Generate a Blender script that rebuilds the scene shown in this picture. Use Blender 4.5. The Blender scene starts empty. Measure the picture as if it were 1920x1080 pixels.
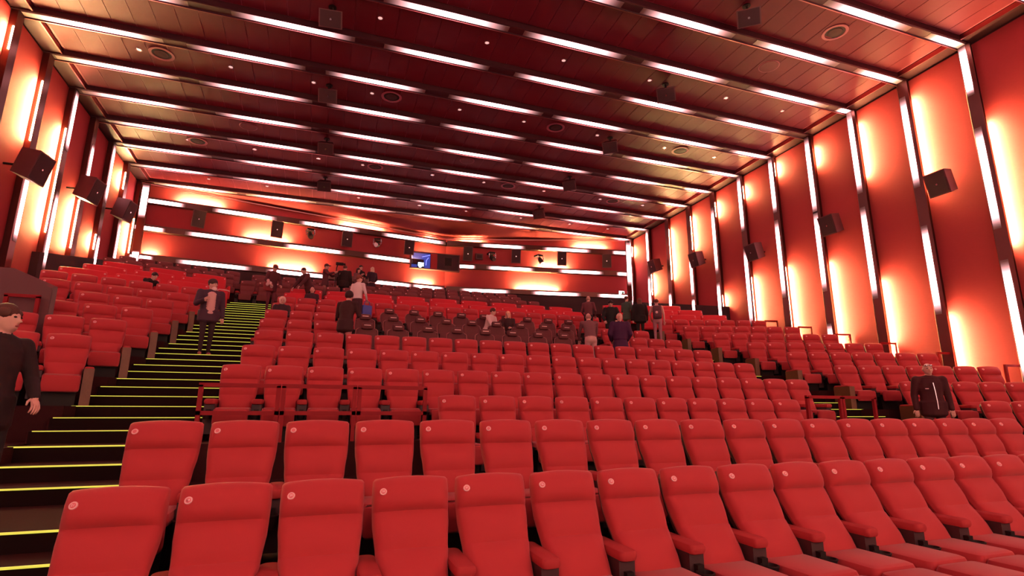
import bpy, bmesh, math, random
from mathutils import Vector, Matrix
R = random.Random(7)
C = bpy.context.scene.collection
sc = bpy.context.scene
PI = math.pi
GZ = 1.65                      # eye height above the floor of the front row

# ------------------------------------------------------------------ camera, world, exposure
cam_d = bpy.data.cameras.new('camera'); cam = bpy.data.objects.new('camera', cam_d); C.objects.link(cam)
cam_d.sensor_width = 36.0; cam_d.lens = 1017.0 * 36.0 / 1920.0; cam_d.clip_end = 200
yaw, pitch, roll = math.radians(19.36), math.radians(12.54), math.radians(0.22)
fw = Vector((math.sin(yaw)*math.cos(pitch), math.cos(yaw)*math.cos(pitch), math.sin(pitch)))
r0 = Vector((math.cos(yaw), -math.sin(yaw), 0)); u0 = r0.cross(fw)
rt = math.cos(roll)*r0 + math.sin(roll)*u0; up = -math.sin(roll)*r0 + math.cos(roll)*u0
M = Matrix((rt, up, -fw)).transposed().to_4x4(); M.translation = (0, 0, GZ)
cam.matrix_world = M
sc.camera = cam
w = bpy.data.worlds.new('world'); sc.world = w; w.use_nodes = True
w.node_tree.nodes['Background'].inputs[0].default_value = (0, 0, 0, 1)
sc.view_settings.view_transform = 'Standard'; sc.view_settings.look = 'None'
sc.view_settings.gamma = 1.0; sc.view_settings.use_curve_mapping = False
sc.view_settings.exposure = 0.0
sc.cycles.max_bounces = 6; sc.cycles.diffuse_bounces = 4; sc.cycles.glossy_bounces = 3
sc.cycles.transmission_bounces = 4; sc.cycles.sample_clamp_indirect = 8.0
sc.cycles.caustics_reflective = False; sc.cycles.caustics_refractive = False
WASHC = (1.0, 0.66, 0.25)      # the hidden lines are warmer
LEDC = (1.0, 0.46, 0.47)       # warm pink white of the LED lines
STRIP = 12.0                   # radiance of the diffusers one looks into
CEILS = 12.0
WASH = 1800.0                   # radiance of the narrow LED lines that graze the panels

# ------------------------------------------------------------------ materials
def mat(name, col, rough=.6, metal=0, emit=None, est=0, bump=0, bscale=60, var=0, spec=.5, sheen=0, stretch=None, alpha=None):
    m = bpy.data.materials.new(name); m.use_nodes = True
    nt = m.node_tree; b = nt.nodes['Principled BSDF']
    b.inputs['Base Color'].default_value = (*col, 1); b.inputs['Roughness'].default_value = rough
    b.inputs['Metallic'].default_value = metal; b.inputs['Specular IOR Level'].default_value = spec
    if sheen: b.inputs['Sheen Weight'].default_value = sheen
    if emit:
        b.inputs['Emission Color'].default_value = (*emit, 1); b.inputs['Emission Strength'].default_value = est
    if bump or var:
        tc = nt.nodes.new('ShaderNodeTexCoord'); no = nt.nodes.new('ShaderNodeTexNoise')
        no.inputs['Scale'].default_value = bscale; no.inputs['Detail'].default_value = 3
        if stretch:
            mp = nt.nodes.new('ShaderNodeMapping'); mp.inputs['Scale'].default_value = stretch
            nt.links.new(tc.outputs['Object'], mp.inputs[0]); nt.links.new(mp.outputs[0], no.inputs[0])
        else: nt.links.new(tc.outputs['Object'], no.inputs[0])
        if bump:
            bp = nt.nodes.new('ShaderNodeBump'); bp.inputs['Strength'].default_value = bump; bp.inputs['Distance'].default_value = .004
            nt.links.new(no.outputs[0], bp.inputs['Height']); nt.links.new(bp.outputs[0], b.inputs['Normal'])
        if var:
            mx = nt.nodes.new('ShaderNodeMix'); mx.data_type = 'RGBA'
            mx.inputs[6].default_value = (*[c*(1-var) for c in col], 1); mx.inputs[7].default_value = (*[min(1, c*(1+var)) for c in col], 1)
            nt.links.new(no.outputs[0], mx.inputs[0]); nt.links.new(mx.outputs[2], b.inputs['Base Color'])
    return m

def led_mat(name, strength, axis, edge=.22, col=LEDC):
    """Diffuser of an LED line: even in the middle, fading out where the tube ends."""
    m = bpy.data.materials.new(name); m.use_nodes = True; nt = m.node_tree
    b = nt.nodes['Principled BSDF']; b.inputs['Base Color'].default_value = (.25, .16, .14, 1); b.inputs['Roughness'].default_value = .35
    tc = nt.nodes.new('ShaderNodeTexCoord'); sx = nt.nodes.new('ShaderNodeSeparateXYZ'); nt.links.new(tc.outputs['Generated'], sx.inputs[0])
    def mth(op, a, bb):
        n = nt.nodes.new('ShaderNodeMath'); n.operation = op
        for i, v in enumerate((a, bb)):
            if isinstance(v, (int, float)): n.inputs[i].default_value = v
            elif v is not None: nt.links.new(v, n.inputs[i])
        return n.outputs[0]
    t = sx.outputs['XYZ'.index(axis)]
    dist = mth('MINIMUM', t, mth('SUBTRACT', 1.0, t))
    k = mth('MINIMUM', mth('DIVIDE', dist, edge), 1.0)
    k2 = mth('POWER', k, 2.2)
    st = mth('MULTIPLY', k2, strength)
    b.inputs['Emission Color'].default_value = (*col, 1); nt.links.new(st, b.inputs['Emission Strength'])
    return m

def glass_mat():
    m = bpy.data.materials.new('booth_glass'); m.use_nodes = True; nt = m.node_tree
    b = nt.nodes['Principled BSDF']; b.inputs['Transmission Weight'].default_value = 1; b.inputs['Roughness'].default_value = .02
    b.inputs['IOR'].default_value = 1.1; b.inputs['Base Color'].default_value = (.9, .9, .95, 1)
    return m

MT = dict(
    fabric=mat('red_seat_fabric', (.44, .029, .034), .75, bump=.25, bscale=420, var=.10, spec=.25, sheen=.15),
    fabric_deep=mat('red_armrest_cloth', (.40, .034, .036), .8, bump=.2, bscale=400, spec=.2),
    love=mat('bright_red_leatherette', (.62, .012, .022), .5, bump=.1, bscale=200, spec=.35),
    dark=mat('brown_seat_fabric', (.20, .045, .045), .75, bump=.25, bscale=420, var=.1, spec=.25),
    motion=mat('dark_brown_fabric', (.13, .032, .034), .7, bump=.3, bscale=420, var=.1, spec=.25),
    motion_edge=mat('brown_piping', (.34, .10, .10), .6),
    armpanel=mat('dark_maroon_panel', (.045, .012, .014), .6),
    black=mat('black_plastic', (.012, .004, .004), .6, spec=.25),
    wood=mat('brown_wood_panel', (.16, .05, .018), .5, bump=.1, bscale=30, var=.3, stretch=(8, 8, 1)),
    badge=mat('pale_badge_ring', (.85, .45, .42), .35),
    badge_in=mat('red_badge_centre', (.75, .16, .17), .4),
    digit=mat('white_digit', (.9, .7, .68), .5),
    carpet=mat('dark_maroon_carpet', (.035, .008, .009), .95, bump=.4, bscale=150, var=.3, spec=.1),
    riser=mat('black_riser', (.012, .004, .004), .9, spec=.1),
    stepled=mat('step_led', (.3, .3, .1), .5, emit=(1.0, .90, .09), est=.72),
    wall=mat('red_wall_fabric', (.42, .044, .050), .8, bump=.3, bscale=9, var=.10, spec=.2, stretch=(1, 1, 14)),
    wallh=mat('red_rear_wall_fabric', (.42, .044, .050), .8, bump=.2, bscale=9, var=.10, spec=.2, stretch=(14, 14, 1)),
    shell=mat('dark_wall_shell', (.04, .012, .012), .8),
    metal=mat('bronze_channel', (.16, .07, .06), .32, metal=.9),
    plank=mat('red_brown_ceiling_plank', (.165, .013, .025), .55, bump=.08, bscale=20, var=.12, stretch=(6, .6, 1), spec=.25),
    rsoffit=mat('red_rear_soffit', (.13, .014, .017), .8, spec=.1),
    joint=mat('pale_joint_backing', (.42, .09, .13), .6),
    soffit=mat('dark_soffit', (.05, .007, .012), .5),
    trimline=mat('metal_edge_trim', (.5, .17, .18), .3, metal=1),
    spk=mat('maroon_speaker_cabinet', (.12, .03, .032), .55),
    grille=mat('black_speaker_cloth', (.05, .016, .018), .8, bump=.3, bscale=300),
    chrome=mat('chrome', (.7, .6, .6), .2, metal=1),
    down=mat('downlight_reflector', (.9, .6, .55), .25, metal=.6, emit=(1, .55, .5), est=.9),
    rail=mat('red_painted_steel', (.27, .009, .013), .6, spec=.2),
    screen=mat('lit_cinema_screen', (.8, .8, .8), .9, emit=(1.0, .55, .60), est=1.5),
    blue=mat('booth_blue_glow', (.10, .10, .30), .7, emit=(.16, .18, .95), est=.35),  # blue light inside the booth, put into its back wall as glow
    proj=mat('projector_beam', (.6, .8, 1), .4, emit=(.55, .8, 1.0), est=14),
    exit=mat('exit_sign_face', (.9, .9, .9), .4, emit=(1, .95, .95), est=3.5),
    exitg=mat('exit_sign_print', (.05, .25, .12), .5),
    glass=glass_mat(),
)
LEDZ = led_mat('wall_led_diffuser', STRIP, 'Z')
LEDX = led_mat('rear_led_diffuser', STRIP, 'X')
LEDB = led_mat('ceiling_led_diffuser', CEILS, 'X', .42)
WASHM = mat('wash_led', (.3, .3, .3), .5, emit=WASHC, est=WASH)
WASHR = mat('rear_wash_led', (.3, .3, .3), .5, emit=WASHC, est=WASH*2.1)
CORNERM = mat('corner_led', (.3, .3, .3), .5, emit=LEDC, est=STRIP)

# ------------------------------------------------------------------ mesh helpers
def box(bm, x0, x1, y0, y1, z0, z1, top=None):
    v = [bm.verts.new(p) for p in ((x0, y0, z0), (x1, y0, z0), (x1, y1, z0), (x0, y1, z0), (x0, y0, z1), (x1, y0, z1), (x1, y1, z1), (x0, y1, z1))]
    for f in ((0, 3, 2, 1), (4, 5, 6, 7), (0, 1, 5, 4), (1, 2, 6, 5), (2, 3, 7, 6), (3, 0, 4, 7)): bm.faces.new([v[i] for i in f])
    return v
def prism(bm, pts, z0, z1):
    """pts: ccw outline (x, y); z1 a number"""
    n = len(pts)
    a = [bm.verts.new((p[0], p[1], z0)) for p in pts]; b = [bm.verts.new((p[0], p[1], z1)) for p in pts]
    bm.faces.new(a[::-1]); bm.faces.new(b)
    for i in range(n): bm.faces.new((a[i], a[(i+1) % n], b[(i+1) % n], b[i]))
def ring_loft(bm, rings, close_ends=True):
    rs = [[bm.verts.new(p) for p in r] for r in rings]
    for a, b in zip(rs, rs[1:]):
        n = len(a)
        for i in range(n): bm.faces.new((a[i], a[(i+1) % n], b[(i+1) % n], b[i]))
    if close_ends: bm.faces.new(rs[0][::-1]); bm.faces.new(rs[-1])
def rrect(cx, cy, hx, hy, z, r, n=3):
    o = []
    for qd, (sx, sy) in enumerate(((1, 1), (-1, 1), (-1, -1), (1, -1))):
        for i in range(n+1):
            a = (qd + i/n) * PI/2
            o.append((cx + sx*(hx-r) + r*math.cos(a), cy + sy*(hy-r) + r*math.sin(a), z))
    return o
def rbox(bm, x0, x1, y0, y1, z0, z1, r=.03, rz=None):
    """pillow-like box with rounded edges all round"""
    rz = r if rz is None else rz
    cx, cy, hx, hy = (x0+x1)/2, (y0+y1)/2, (x1-x0)/2, (y1-y0)/2
    rings = []
    for t in (0, .5, 1): 
        a = t*PI/2; rings.append(rrect(cx, cy, hx-r*.7*(1-math.sin(a)), hy-r*.7*(1-math.sin(a)), z0+rz*(1-math.cos(a)), r))
    for t in (1, .5, 0):
        a = t*PI/2; rings.append(rrect(cx, cy, hx-r*.7*(1-math.sin(a)), hy-r*.7*(1-math.sin(a)), z1-rz*(1-math.cos(a)), r))
    ring_loft(bm, rings)
def cyl(bm, p0, p1, r0, r1=None, n=12, caps=True):
    p0, p1 = Vector(p0), Vector(p1); r1 = r0 if r1 is None else r1
    d = (p1-p0).normalized(); a = d.orthogonal().normalized(); b = d.cross(a)
    ring_loft(bm, [[p + (a*math.cos(2*PI*i/n) + b*math.sin(2*PI*i/n))*r for i in range(n)] for p, r in ((p0, r0), (p1, r1))], caps)
def tube(bm, pts, rad, n=8):
    pts = [Vector(p) for p in pts]; rings = []
    rad = rad if isinstance(rad, (list, tuple)) else [rad]*len(pts)
    a = None
    for i, p in enumerate(pts):
        d = (pts[min(i+1, len(pts)-1)] - pts[max(i-1, 0)]).normalized()
        if a is None: a = d.orthogonal().normalized()
        a = (a - d*a.dot(d)).normalized(); b = d.cross(a)
        rings.append([p + (a*math.cos(2*PI*j/n) + b*math.sin(2*PI*j/n))*rad[i] for j in range(n)])
    ring_loft(bm, rings)
def capsule(bm, p0, p1, r0, r1, n=12, m=4, sx=1, sy=1):
    p0, p1 = Vector(p0), Vector(p1); d = p1-p0
    d = d.normalized() if d.length > 1e-6 else Vector((0, 0, 1))
    a = d.orthogonal().normalized(); b = d.cross(a); rings = []
    for p, r, s in ((p0, r0, -1), (p1, r1, 1)):
        for i in range(m+1):
            t = (i/m if s > 0 else 1-i/m)*PI/2*.97
            rings.append([p + d*(s*r*math.sin(t)) + (a*math.cos(2*PI*j/n) + b*math.sin(2*PI*j/n))*r*math.cos(t) for j in range(n)])
    ring_loft(bm, rings)
def ellipsoid(bm, c, rx, ry, rz, n=14, m=9, rot=None):
    c = Vector(c); rings = []
    for i in range(m+1):
        t = -PI/2*.985 + PI*.985*i/m
        ring = []
        for j in range(n):
            p = Vector((rx*math.cos(t)*math.cos(2*PI*j/n), ry*math.cos(t)*math.sin(2*PI*j/n), rz*math.sin(t)))
            if rot is not None: p = rot @ p
            ring.append(c+p)
        rings.append(ring)
    ring_loft(bm, rings)
def new(): return bmesh.new()
def mesh_of(name, bm, m, smooth=True):
    bmesh.ops.recalc_face_normals(bm, faces=bm.faces)
    me = bpy.data.meshes.new(name); bm.to_mesh(me); bm.free()
    for x in (m if isinstance(m, (list, tuple)) else [m]): me.materials.append(x)
    if smooth:
        me.polygons.foreach_set('use_smooth', [True]*len(me.polygons))
        if hasattr(me, 'set_sharp_from_angle'): me.set_sharp_from_angle(angle=math.radians(40))
    return me
def obj(name, bm, m, parent=None, smooth=True):
    o = bpy.data.objects.new(name, mesh_of(name, bm, m, smooth)); C.objects.link(o)
    if parent: o.parent = parent
    return o
def inst(name, me, parent=None, loc=(0, 0, 0), rz=0):
    o = bpy.data.objects.new(name, me); C.objects.link(o); o.location = loc; o.rotation_euler = (0, 0, rz)
    if parent: o.parent = parent
    return o
def tag(o, label, cat, group=None):
    o['label'] = label; o['category'] = cat
    if group: o['group'] = group
    return o
def thing(name, label, cat, loc=(0, 0, 0), rz=0, group=None):
    o = bpy.data.objects.new(name, None); C.objects.link(o); o.location = loc; o.rotation_euler = (0, 0, rz)
    o.empty_display_size = .1
    return tag(o, label, cat, group)
def struct(name, bm, m, parent=None, smooth=False):
    o = obj(name, bm, m, parent, smooth)
    if not parent: o['kind'] = 'structure'
    return o
def sroot(name, loc=(0, 0, 0)):
    o = bpy.data.objects.new(name, None); C.objects.link(o); o.location = loc; o['kind'] = 'structure'; return o
def dup(root, loc, rz, label, group):
    r = root.copy(); C.objects.link(r); r.location = loc; r.rotation_euler = (0, 0, rz)
    r['label'] = label; r['group'] = group
    for ch in list(root.children):
        c = ch.copy(); C.objects.link(c); c.parent = r
        for g in list(ch.children):
            d = g.copy(); C.objects.link(d); d.parent = c
    return r
ORD = 'zeroth first second third fourth fifth sixth seventh eighth ninth tenth eleventh twelfth thirteenth fourteenth fifteenth sixteenth seventeenth eighteenth nineteenth twentieth'.split()

# ------------------------------------------------------------------ layout of the hall (metres)
XL, XR = -8.82, 18.12
KD, KY = 1.923, 15.03                        # light channel spacing and the place of channel 0
def H(y): return GZ + 11.18 - .0262*y       # ceiling level
ky = lambda k: KY + KD*k
YB, AX, AY, AZ = 28.56, 6.54, 30.5, GZ+9.81  # rear wall corners and its middle fold
ROWY = {1: 4.283, 2: 5.586, 3: 8.015, 4: 9.51, 5: 11.15, 6: 12.73}
ROWZ = {1: -.60, 2: -.209, 3: .10, 4: .576, 5: 1.065, 6: 1.555}
for k in range(7, 18): ROWY[k] = 14.3 + 1.6*(k-7); ROWZ[k] = 2.04 + .49*(k-7)
FL = {k: GZ + ROWZ[k] - 1.05 for k in ROWY}; FL[1] = 0.0
FRONT = {k: ROWY[k]-1.05 for k in ROWY}; FRONT[1] = -7.0; FRONT[2] = 4.55; FRONT[3] = 6.95; FRONT[4] = 8.46
LASTROW = 15
LA, RA = math.radians(19), math.radians(-17)   # turn of the side blocks
ML, MR = -1.55, 10.72                          # middle block edges
SL, SR = -3.42, 12.70                          # inner edges of the side blocks

# floor: terraces and stairs -------------------------------------------------
floor = sroot('floor')
bm = new(); box(bm, XL-.3, XR+.3, -7.2, 31.2, -.3, 0); struct('base_slab', bm, MT['carpet'], floor)
for k in range(2, LASTROW+1):
    y0 = FRONT[k]; y1 = FRONT[k+1] if k < LASTROW else 31
    bm = new(); box(bm, ML, MR, y0, y1, 0, FL[k]); struct('terrace', bm, MT['carpet'], floor)
    if k >= 3:
        for sgn in (-1, 1):
            xi, xo, an = (SL, XL, LA) if sgn < 0 else (SR, XR, RA)
            yi0, yi1 = y0-.45, min(y1-.45, 30.2)
            if k == LASTROW: yi1 = 30.4
            dy = (xo-xi)*math.tan(an)
            pts = [(xi, yi0), (xi, yi1), (xo, yi1+dy), (xo, yi0+dy)]
            if sgn > 0: pts = pts[::-1]
            if k == 3: pts = [(xi, 5.9), (xi, yi1), (xo, yi1+dy), (xo, 5.9+0*dy)] if sgn < 0 else [(xo, 5.4), (xo, yi1+dy), (xi, yi1), (xi, 5.9)]
            bm = new(); prism(bm, pts, 0, FL[k]); struct('terrace', bm, MT['carpet'], floor)
STEPS = [(5.02, GZ-1.38), (5.5, GZ-1.19), (5.95, GZ-1.02), (7.4, GZ-.84), (7.93, GZ-.66)]
for k in range(4, 13):
    for j in range(3):
        STEPS.append((FRONT[k] + j*(FRONT[k+1]-FRONT[k])/3, FL[k] + j*(FL[k+1]-FL[k])/3))
STEPS.append((FRONT[13], FL[13]))
AISLE = {}
for nm, x0, x1 in (('left', SL-.12, ML), ('right', MR, SR+.1)):
    for i, (y, z) in enumerate(STEPS):
        y1 = STEPS[i+1][0] if i+1 < len(STEPS) else 30.6
        bm = new(); box(bm, x0, x1, y, y1, 0, z)
        st = struct('step', bm, MT['carpet'], floor)
        bm = new(); box(bm, x0+.02, x1-.02, y-.004, y, 0, z-.005); struct('riser', bm, MT['riser'], st)
        bm = new(); box(bm, x0+.06, x1-.04, y-.02, y-.004, z-(.015 if y < 8.5 else .008), z+.003); struct('step_light', bm, MT['stepled'], st)
def aisle_z(y):
    z = 0
    for a, b in STEPS:
        if y >= a: z = b
    return z

# ceiling ---------------------------------------------------------------------
ceiling = sroot('ceiling')
def hbox(bm, x0, x1, y0, y1, za, zb):       # follows the fall of the ceiling
    v = box(bm, x0, x1, y0, y1, 0, 0)
    for i, p in enumerate(v): p.co.z = H(p.co.y) + (za if i < 4 else zb)
bm = new(); hbox(bm, XL-.3, XR+.3, -7.2, 31, .30, .5); struct('deck', bm, MT['soffit'], ceiling)
stuffbm = new()
PX0, NPL, PW = XL+.62, 43, .6
for k in range(-11, 7):
    ya, yb = ky(k)+.14, ky(k+1)-.14
    for i in range(NPL):
        x0 = PX0 + i*PW; x1 = min(x0+PW-.018, XR-.62)
        dz = R.uniform(-.004, .004)
        if -4 <= k <= 2:
            bm = new(); hbox(bm, x0, x1, ya+.05, yb-.05, .17+dz, .184); struct('plank', bm, MT['plank'], ceiling)
        else: hbox(stuffbm, x0, x1, ya+.05, yb-.05, .17+dz, .184)
bm = new()
for k in range(-11, 7): hbox(bm, XL+.55, XR-.55, ky(k)+.16, ky(k+1)-.16, .186, .198)
o = struct('joint_backing', bm, MT['joint'], ceiling); o['kind'] = 'stuff'
o = struct('plank_field', stuffbm, MT['plank'], ceiling); o['kind'] = 'stuff'
bm = new()
for k in range(-11, 7):                      # dark margins of every coffer
    for x0, x1 in ((XL, XL+.5), (XR-.5, XR)): hbox(bm, x0, x1, ky(k)+.14, ky(k+1)-.14, .06, .25)
o = struct('coffer_margin', bm, MT['soffit'], ceiling); o['kind'] = 'stuff'
bm = new()
for k in range(-11, 7):
    for x0, x1 in ((XL+.5, XL+.54), (XR-.54, XR-.5)): hbox(bm, x0, x1, ky(k)+.16, ky(k+1)-.16, .03, .17)
o = struct('coffer_edge', bm, MT['trimline'], ceiling); o['kind'] = 'stuff'
# triangular soffit over the folded rear wall
bm = new()
zc = H(ky(7))
vs = [bm.verts.new(p) for p in ((XL, ky(7), zc+.02), (XR, ky(7), zc+.02), (AX, AY+.25, AZ+.03))]
vt = [bm.verts.new((p.co.x, p.co.y, p.co.z+.12)) for p in vs]
bm.faces.new(vs); bm.faces.new(vt[::-1])
for i in range(3): bm.faces.new((vs[i], vt[i], vt[(i+1) % 3], vs[(i+1) % 3]))
struct('rear_soffit', bm, MT['rsoffit'], ceiling)
bm = new()
for a, b in (((XL, YB), (AX, AY)), ((AX, AY), (XR, YB))):
    za, zb = (H(YB)-.05, AZ) if a[0] == XL else (AZ, H(YB)-.05)
    pts = [Vector((a[0], a[1]-.12, za)), Vector((b[0], b[1]-.12, zb))]
    tube(bm, pts, .035, 6)
struct('soffit_edge', bm, MT['trimline'], ceiling)

# ceiling light beams
def ceiling_beam(k, lab):
    y = ky(k); t = thing('ceiling_light_beam', lab, 'ceiling light', (0, y, H(y)), 0, 'light beams across the ceiling')
    bm = new()
    # lower case with a bevelled far lip
    ring_loft(bm, [[(x, -.15, .28), (x, -.15, .02), (x, -.12, 0), (x, .11, -.01), (x, .15, -.045), (x, .15, .28)] for x in (XL+.02, XR-.02)])
    obj('housing', bm, MT['soffit'], t, False)
    bm = new(); box(bm, XL+.05, XR-.05, .13, .155, -.05, -.04); obj('lip_trim', bm, MT['trimline'], t, False)
    ph = {-1: 1.08, 0: 1.0, 1: -8.6, 2: -8.5}.get(k, XL+.25 + R.uniform(0, .6))
    while ph > XL+4.3: ph -= 4.15
    if ph > XL+2.6:
        segs = [(XL+.1, ph-.9)]
    else: segs = []
    x = ph
    while x < XR-.8:
        L = R.uniform(3.15, 3.6); segs.append((x, min(x+L, XR-.15))); x += R.uniform(3.95, 4.25)
    for a, b in segs:
        bm = new(); box(bm, a, b, -.105, .10, -.014, 0); obj('diffuser', bm, LEDB, t, False)
for k in range(-9, 8):
    n = 8-k
    lab = ('white light line across the ceiling, closest to the rear wall' if n == 1 else f'white light line across the dark ceiling, {ORD[n]} counting from the rear wall') 
    ceiling_beam(k, lab)

# side walls -------------------------------------------------------------------
def panel_bottom(y): 
    return max(-.05, GZ - .47 + .306*(y-8.46) - 1.6) if y > 8.46 else -.05
R_SEG = {-3: ([(.98, 3.87), (5.29, 7.93), (9.5, 11.0)], [(3.95, 8.82)]), -2: ([(3.14, 5.5), (7.31, 10.05)], [(6.3, 10.72), (-.4, 3.4)]),
  -1: ([(3.99, 6.82), (7.86, 10.82)], [(7.59, 10.82), (0.3, 4.9)]), 0: ([(1.2, 2.9), (4.64, 7.33), (7.77, 10.75)], [(8.9, 10.8), (1.2, 6.02)]),
  1: ([(4.76, 7.62), (8.46, 10.7)], [(9.56, 10.7), (2.0, 6.32)]), 2: ([(3.88, 6.91), (8.24, 10.65)], [(9.02, 10.62), (3.0, 6.33)]),
  3: ([(4.1, 5.74), (6.67, 9.56)], [(8.72, 10.61), (3.8, 5.87)]), 4: ([(4.7, 5.3), (5.92, 7.57)], [(7.57, 10.53)]),
  5: ([(5.0, 6.0)], [(6.39, 10.42)]), 6: ([(5.6, 7.4), (8.57, 10.46)], [(5.9, 8.24)]), 7: ([(6.3, 8.9), (9.0, 10.5)], [(8.9, 10.3)])}
L_SEG = {1: ([(3.0, 5.6)], [(8.9, 10.76)]), 2: ([(4.9, 6.63)], [(7.14, 10.26)]), 3: ([(4.53, 6.66), (8.64, 10.59)], [(4.88, 9.68)]),
  4: ([(8.05, 9.3)], [(4.9, 7.84)]), 5: ([(5.5, 6.34), (8.2, 10.36)], [(5.6, 6.93)]), 6: ([(5.9, 7.55)], [(8.65, 10.57)]), 7: ([], [(6.3, 9.09)])}
def default_seg(i):
    o = (i*1.3) % 3.2
    return [(.6+o, 3.4+o), (4.4+o, 7.2+o)], [(6.6-o*.5, 9.6-o*.5)]
def side_wall(side):
    sx = 1 if side == 'right' else -1
    X = XR if sx > 0 else XL
    root = sroot('wall_'+side)
    bm = new(); box(bm, min(X, X+sx*.3), max(X, X+sx*.3), -7.2, 31, -.3, H(0)+.6); struct('wall_core', bm, MT['shell'], root)
    for k in range(-12, 8):
        ya, yb = ky(k)+.15, (ky(k+1)-.15 if k < 7 else 30)
        if k == 7: continue
        zb = panel_bottom(ya)
        bm = new()
        v = box(bm, min(X, X-sx*.05), max(X, X-sx*.05), ya, yb, zb, 0)
        for p in v[4:]: p.co.z = H(p.co.y)-.02
        struct('wall_panel', bm, MT['wall'], root)
    return root
WR, WL = side_wall('right'), side_wall('left')
def channel(side, k, lab):
    sx = 1 if side == 'right' else -1
    X = XR if sx > 0 else XL; y = ky(k); zt = H(y)-.01; zb = panel_bottom(y)
    t = thing('wall_light_channel', lab, 'wall light', (X, y, zb), 0, f'light channels on the {side} wall')
    d = .25
    bm = new()
    pr = [(-.14, 0), (-.14, d-.03), (-.11, d), (.11, d), (.14, d-.03), (.14, 0)]
    ring_loft(bm, [[(-sx*b, a, z) for a, b in pr] for z in (0, zt-zb)])
    obj('housing', bm, MT['metal'], t, False)
    bm = new(); box(bm, *sorted((-sx*d, -sx*(d-.012))), -.215, -.11, 0, zt-zb); obj('lip', bm, MT['metal'], t, False)
    segs, washes = (R_SEG if side == 'right' else L_SEG).get(k, default_seg(k+20))
    for a, b in segs:
        a, b = max(a+GZ-zb-.25, .05), min(b+GZ-zb+.25, zt-zb-.02)
        bm = new(); box(bm, *sorted((-sx*d, -sx*(d+.012))), -.095, .095, a, b); obj('diffuser', bm, LEDZ, t, False)
    for a, b in washes:
        a, b = max(a+GZ-zb+.6, .05), min(b+GZ-zb-.55, zt-zb-.02)
        if b-a < .5: a, b = (a+b)/2-.3, (a+b)/2+.3
        bm = new(); box(bm, *sorted((-sx*(d-.085), -sx*(d-.055))), -.152, -.14, a, b); obj('wash_led', bm, WASHM, t, False)
for side, ks in (('right', range(-9, 8)), ('left', range(-9, 8))):
    for k in ks:
        n = 8-k
        lab = (f'tall vertical light channel on the {side} wall, ' + ('in the rear corner' if n == 1 else f'{ORD[n]} counting from the rear corner')) 
        channel(side, k, lab)
# slanting dark dado at the back of both side walls
for side, X, sx in (('right', XR, 1), ('left', XL, -1)):
    bm = new(); x0, x1 = sorted((X, X-sx*.26))
    v = box(bm, x0, x1, 20.4, 28.5, 2, 0)
    for i in (4, 5): v[i].co.z = GZ+4.75
    for i in (6, 7): v[i].co.z = GZ+6.45
    struct('baseboard_'+side, bm, MT['shell'])
# front wall with the screen, behind the viewer
bm = new(); box(bm, XL-.3, XR+.3, -7.5, -7.2, -.3, H(-7)+.6); struct('wall_front', bm, MT['shell'])
bm = new(); box(bm, XL+1.2, XR-1.2, -7.19, -7.1, 1.2, 11.4); t = obj('projection_screen', bm, MT['screen'], None, False)
tag(t, 'wide pale lit projection screen on the front wall', 'screen')

# rear wall: two folded leaves ------------------------------------------------
wr = sroot('wall_rear')
S_Z = [GZ+9.53, GZ+8.17, GZ+6.75]
def leaf(a, b, zta, ztb):
    """helper: point on a rear leaf; s = x coordinate, d = metres in front of it"""
    A, B = Vector((*a, 0)), Vector((*b, 0)); dr = (B-A).normalized(); nrm = Vector((dr.y, -dr.x, 0))
    def P(x, z, d): 
        t = (x-a[0])/(b[0]-a[0]); p = A.lerp(B, t) + nrm*d
        return Vector((p.x, p.y, z))
    return P
PL, PR = leaf((XL, YB), (AX, AY), 0, 0), leaf((AX, AY), (XR, YB), 0, 0)
def pslab(bm, P, x0, x1, z0, z1, d0, d1, zt=None):
    pts = [P(x0, z0, d0), P(x1, z0, d0), P(x1, z0, d1), P(x0, z0, d1)]
    a = [bm.verts.new(p) for p in pts]; b = []
    for p, x in zip(pts, (x0, x1, x1, x0)):
        z = z1 if zt is None else zt(x)
        b.append(bm.verts.new((p.x, p.y, z)))
    bm.faces.new(a[::-1]); bm.faces.new(b)
    for i in range(4): bm.faces.new((a[i], a[(i+1) % 4], b[(i+1) % 4], b[i]))
ztl = lambda x: (H(YB)-.05) + (AZ-H(YB)+.05)*(x-XL)/(AX-XL)
ztr = lambda x: AZ + (H(YB)-.05-AZ)*(x-AX)/(XR-AX)
for P, x0, x1, zt in ((PL, XL, AX, ztl), (PR, AX, XR, ztr)):
    bm = new(); pslab(bm, P, x0, x1, 4, 0, -.35, -.05, lambda x: zt(x)+.6); struct('wall_core', bm, MT['shell'], wr)
    bm = new(); pslab(bm, P, x0, x1, 4, GZ+6.62, -.05, .12); struct('dado', bm, MT['shell'], wr)
    edges = [S_Z[2], S_Z[1], S_Z[0]]
    for i, zb in enumerate(edges):
        bm = new()
        if i < 2: pslab(bm, P, x0, x1, zb+.13, edges[i+1]-.13, -.05, 0)
        else: pslab(bm, P, x0, x1, zb+.13, 0, -.05, 0, zt)
        struct('wall_panel', bm, MT['wallh'], wr)
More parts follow.
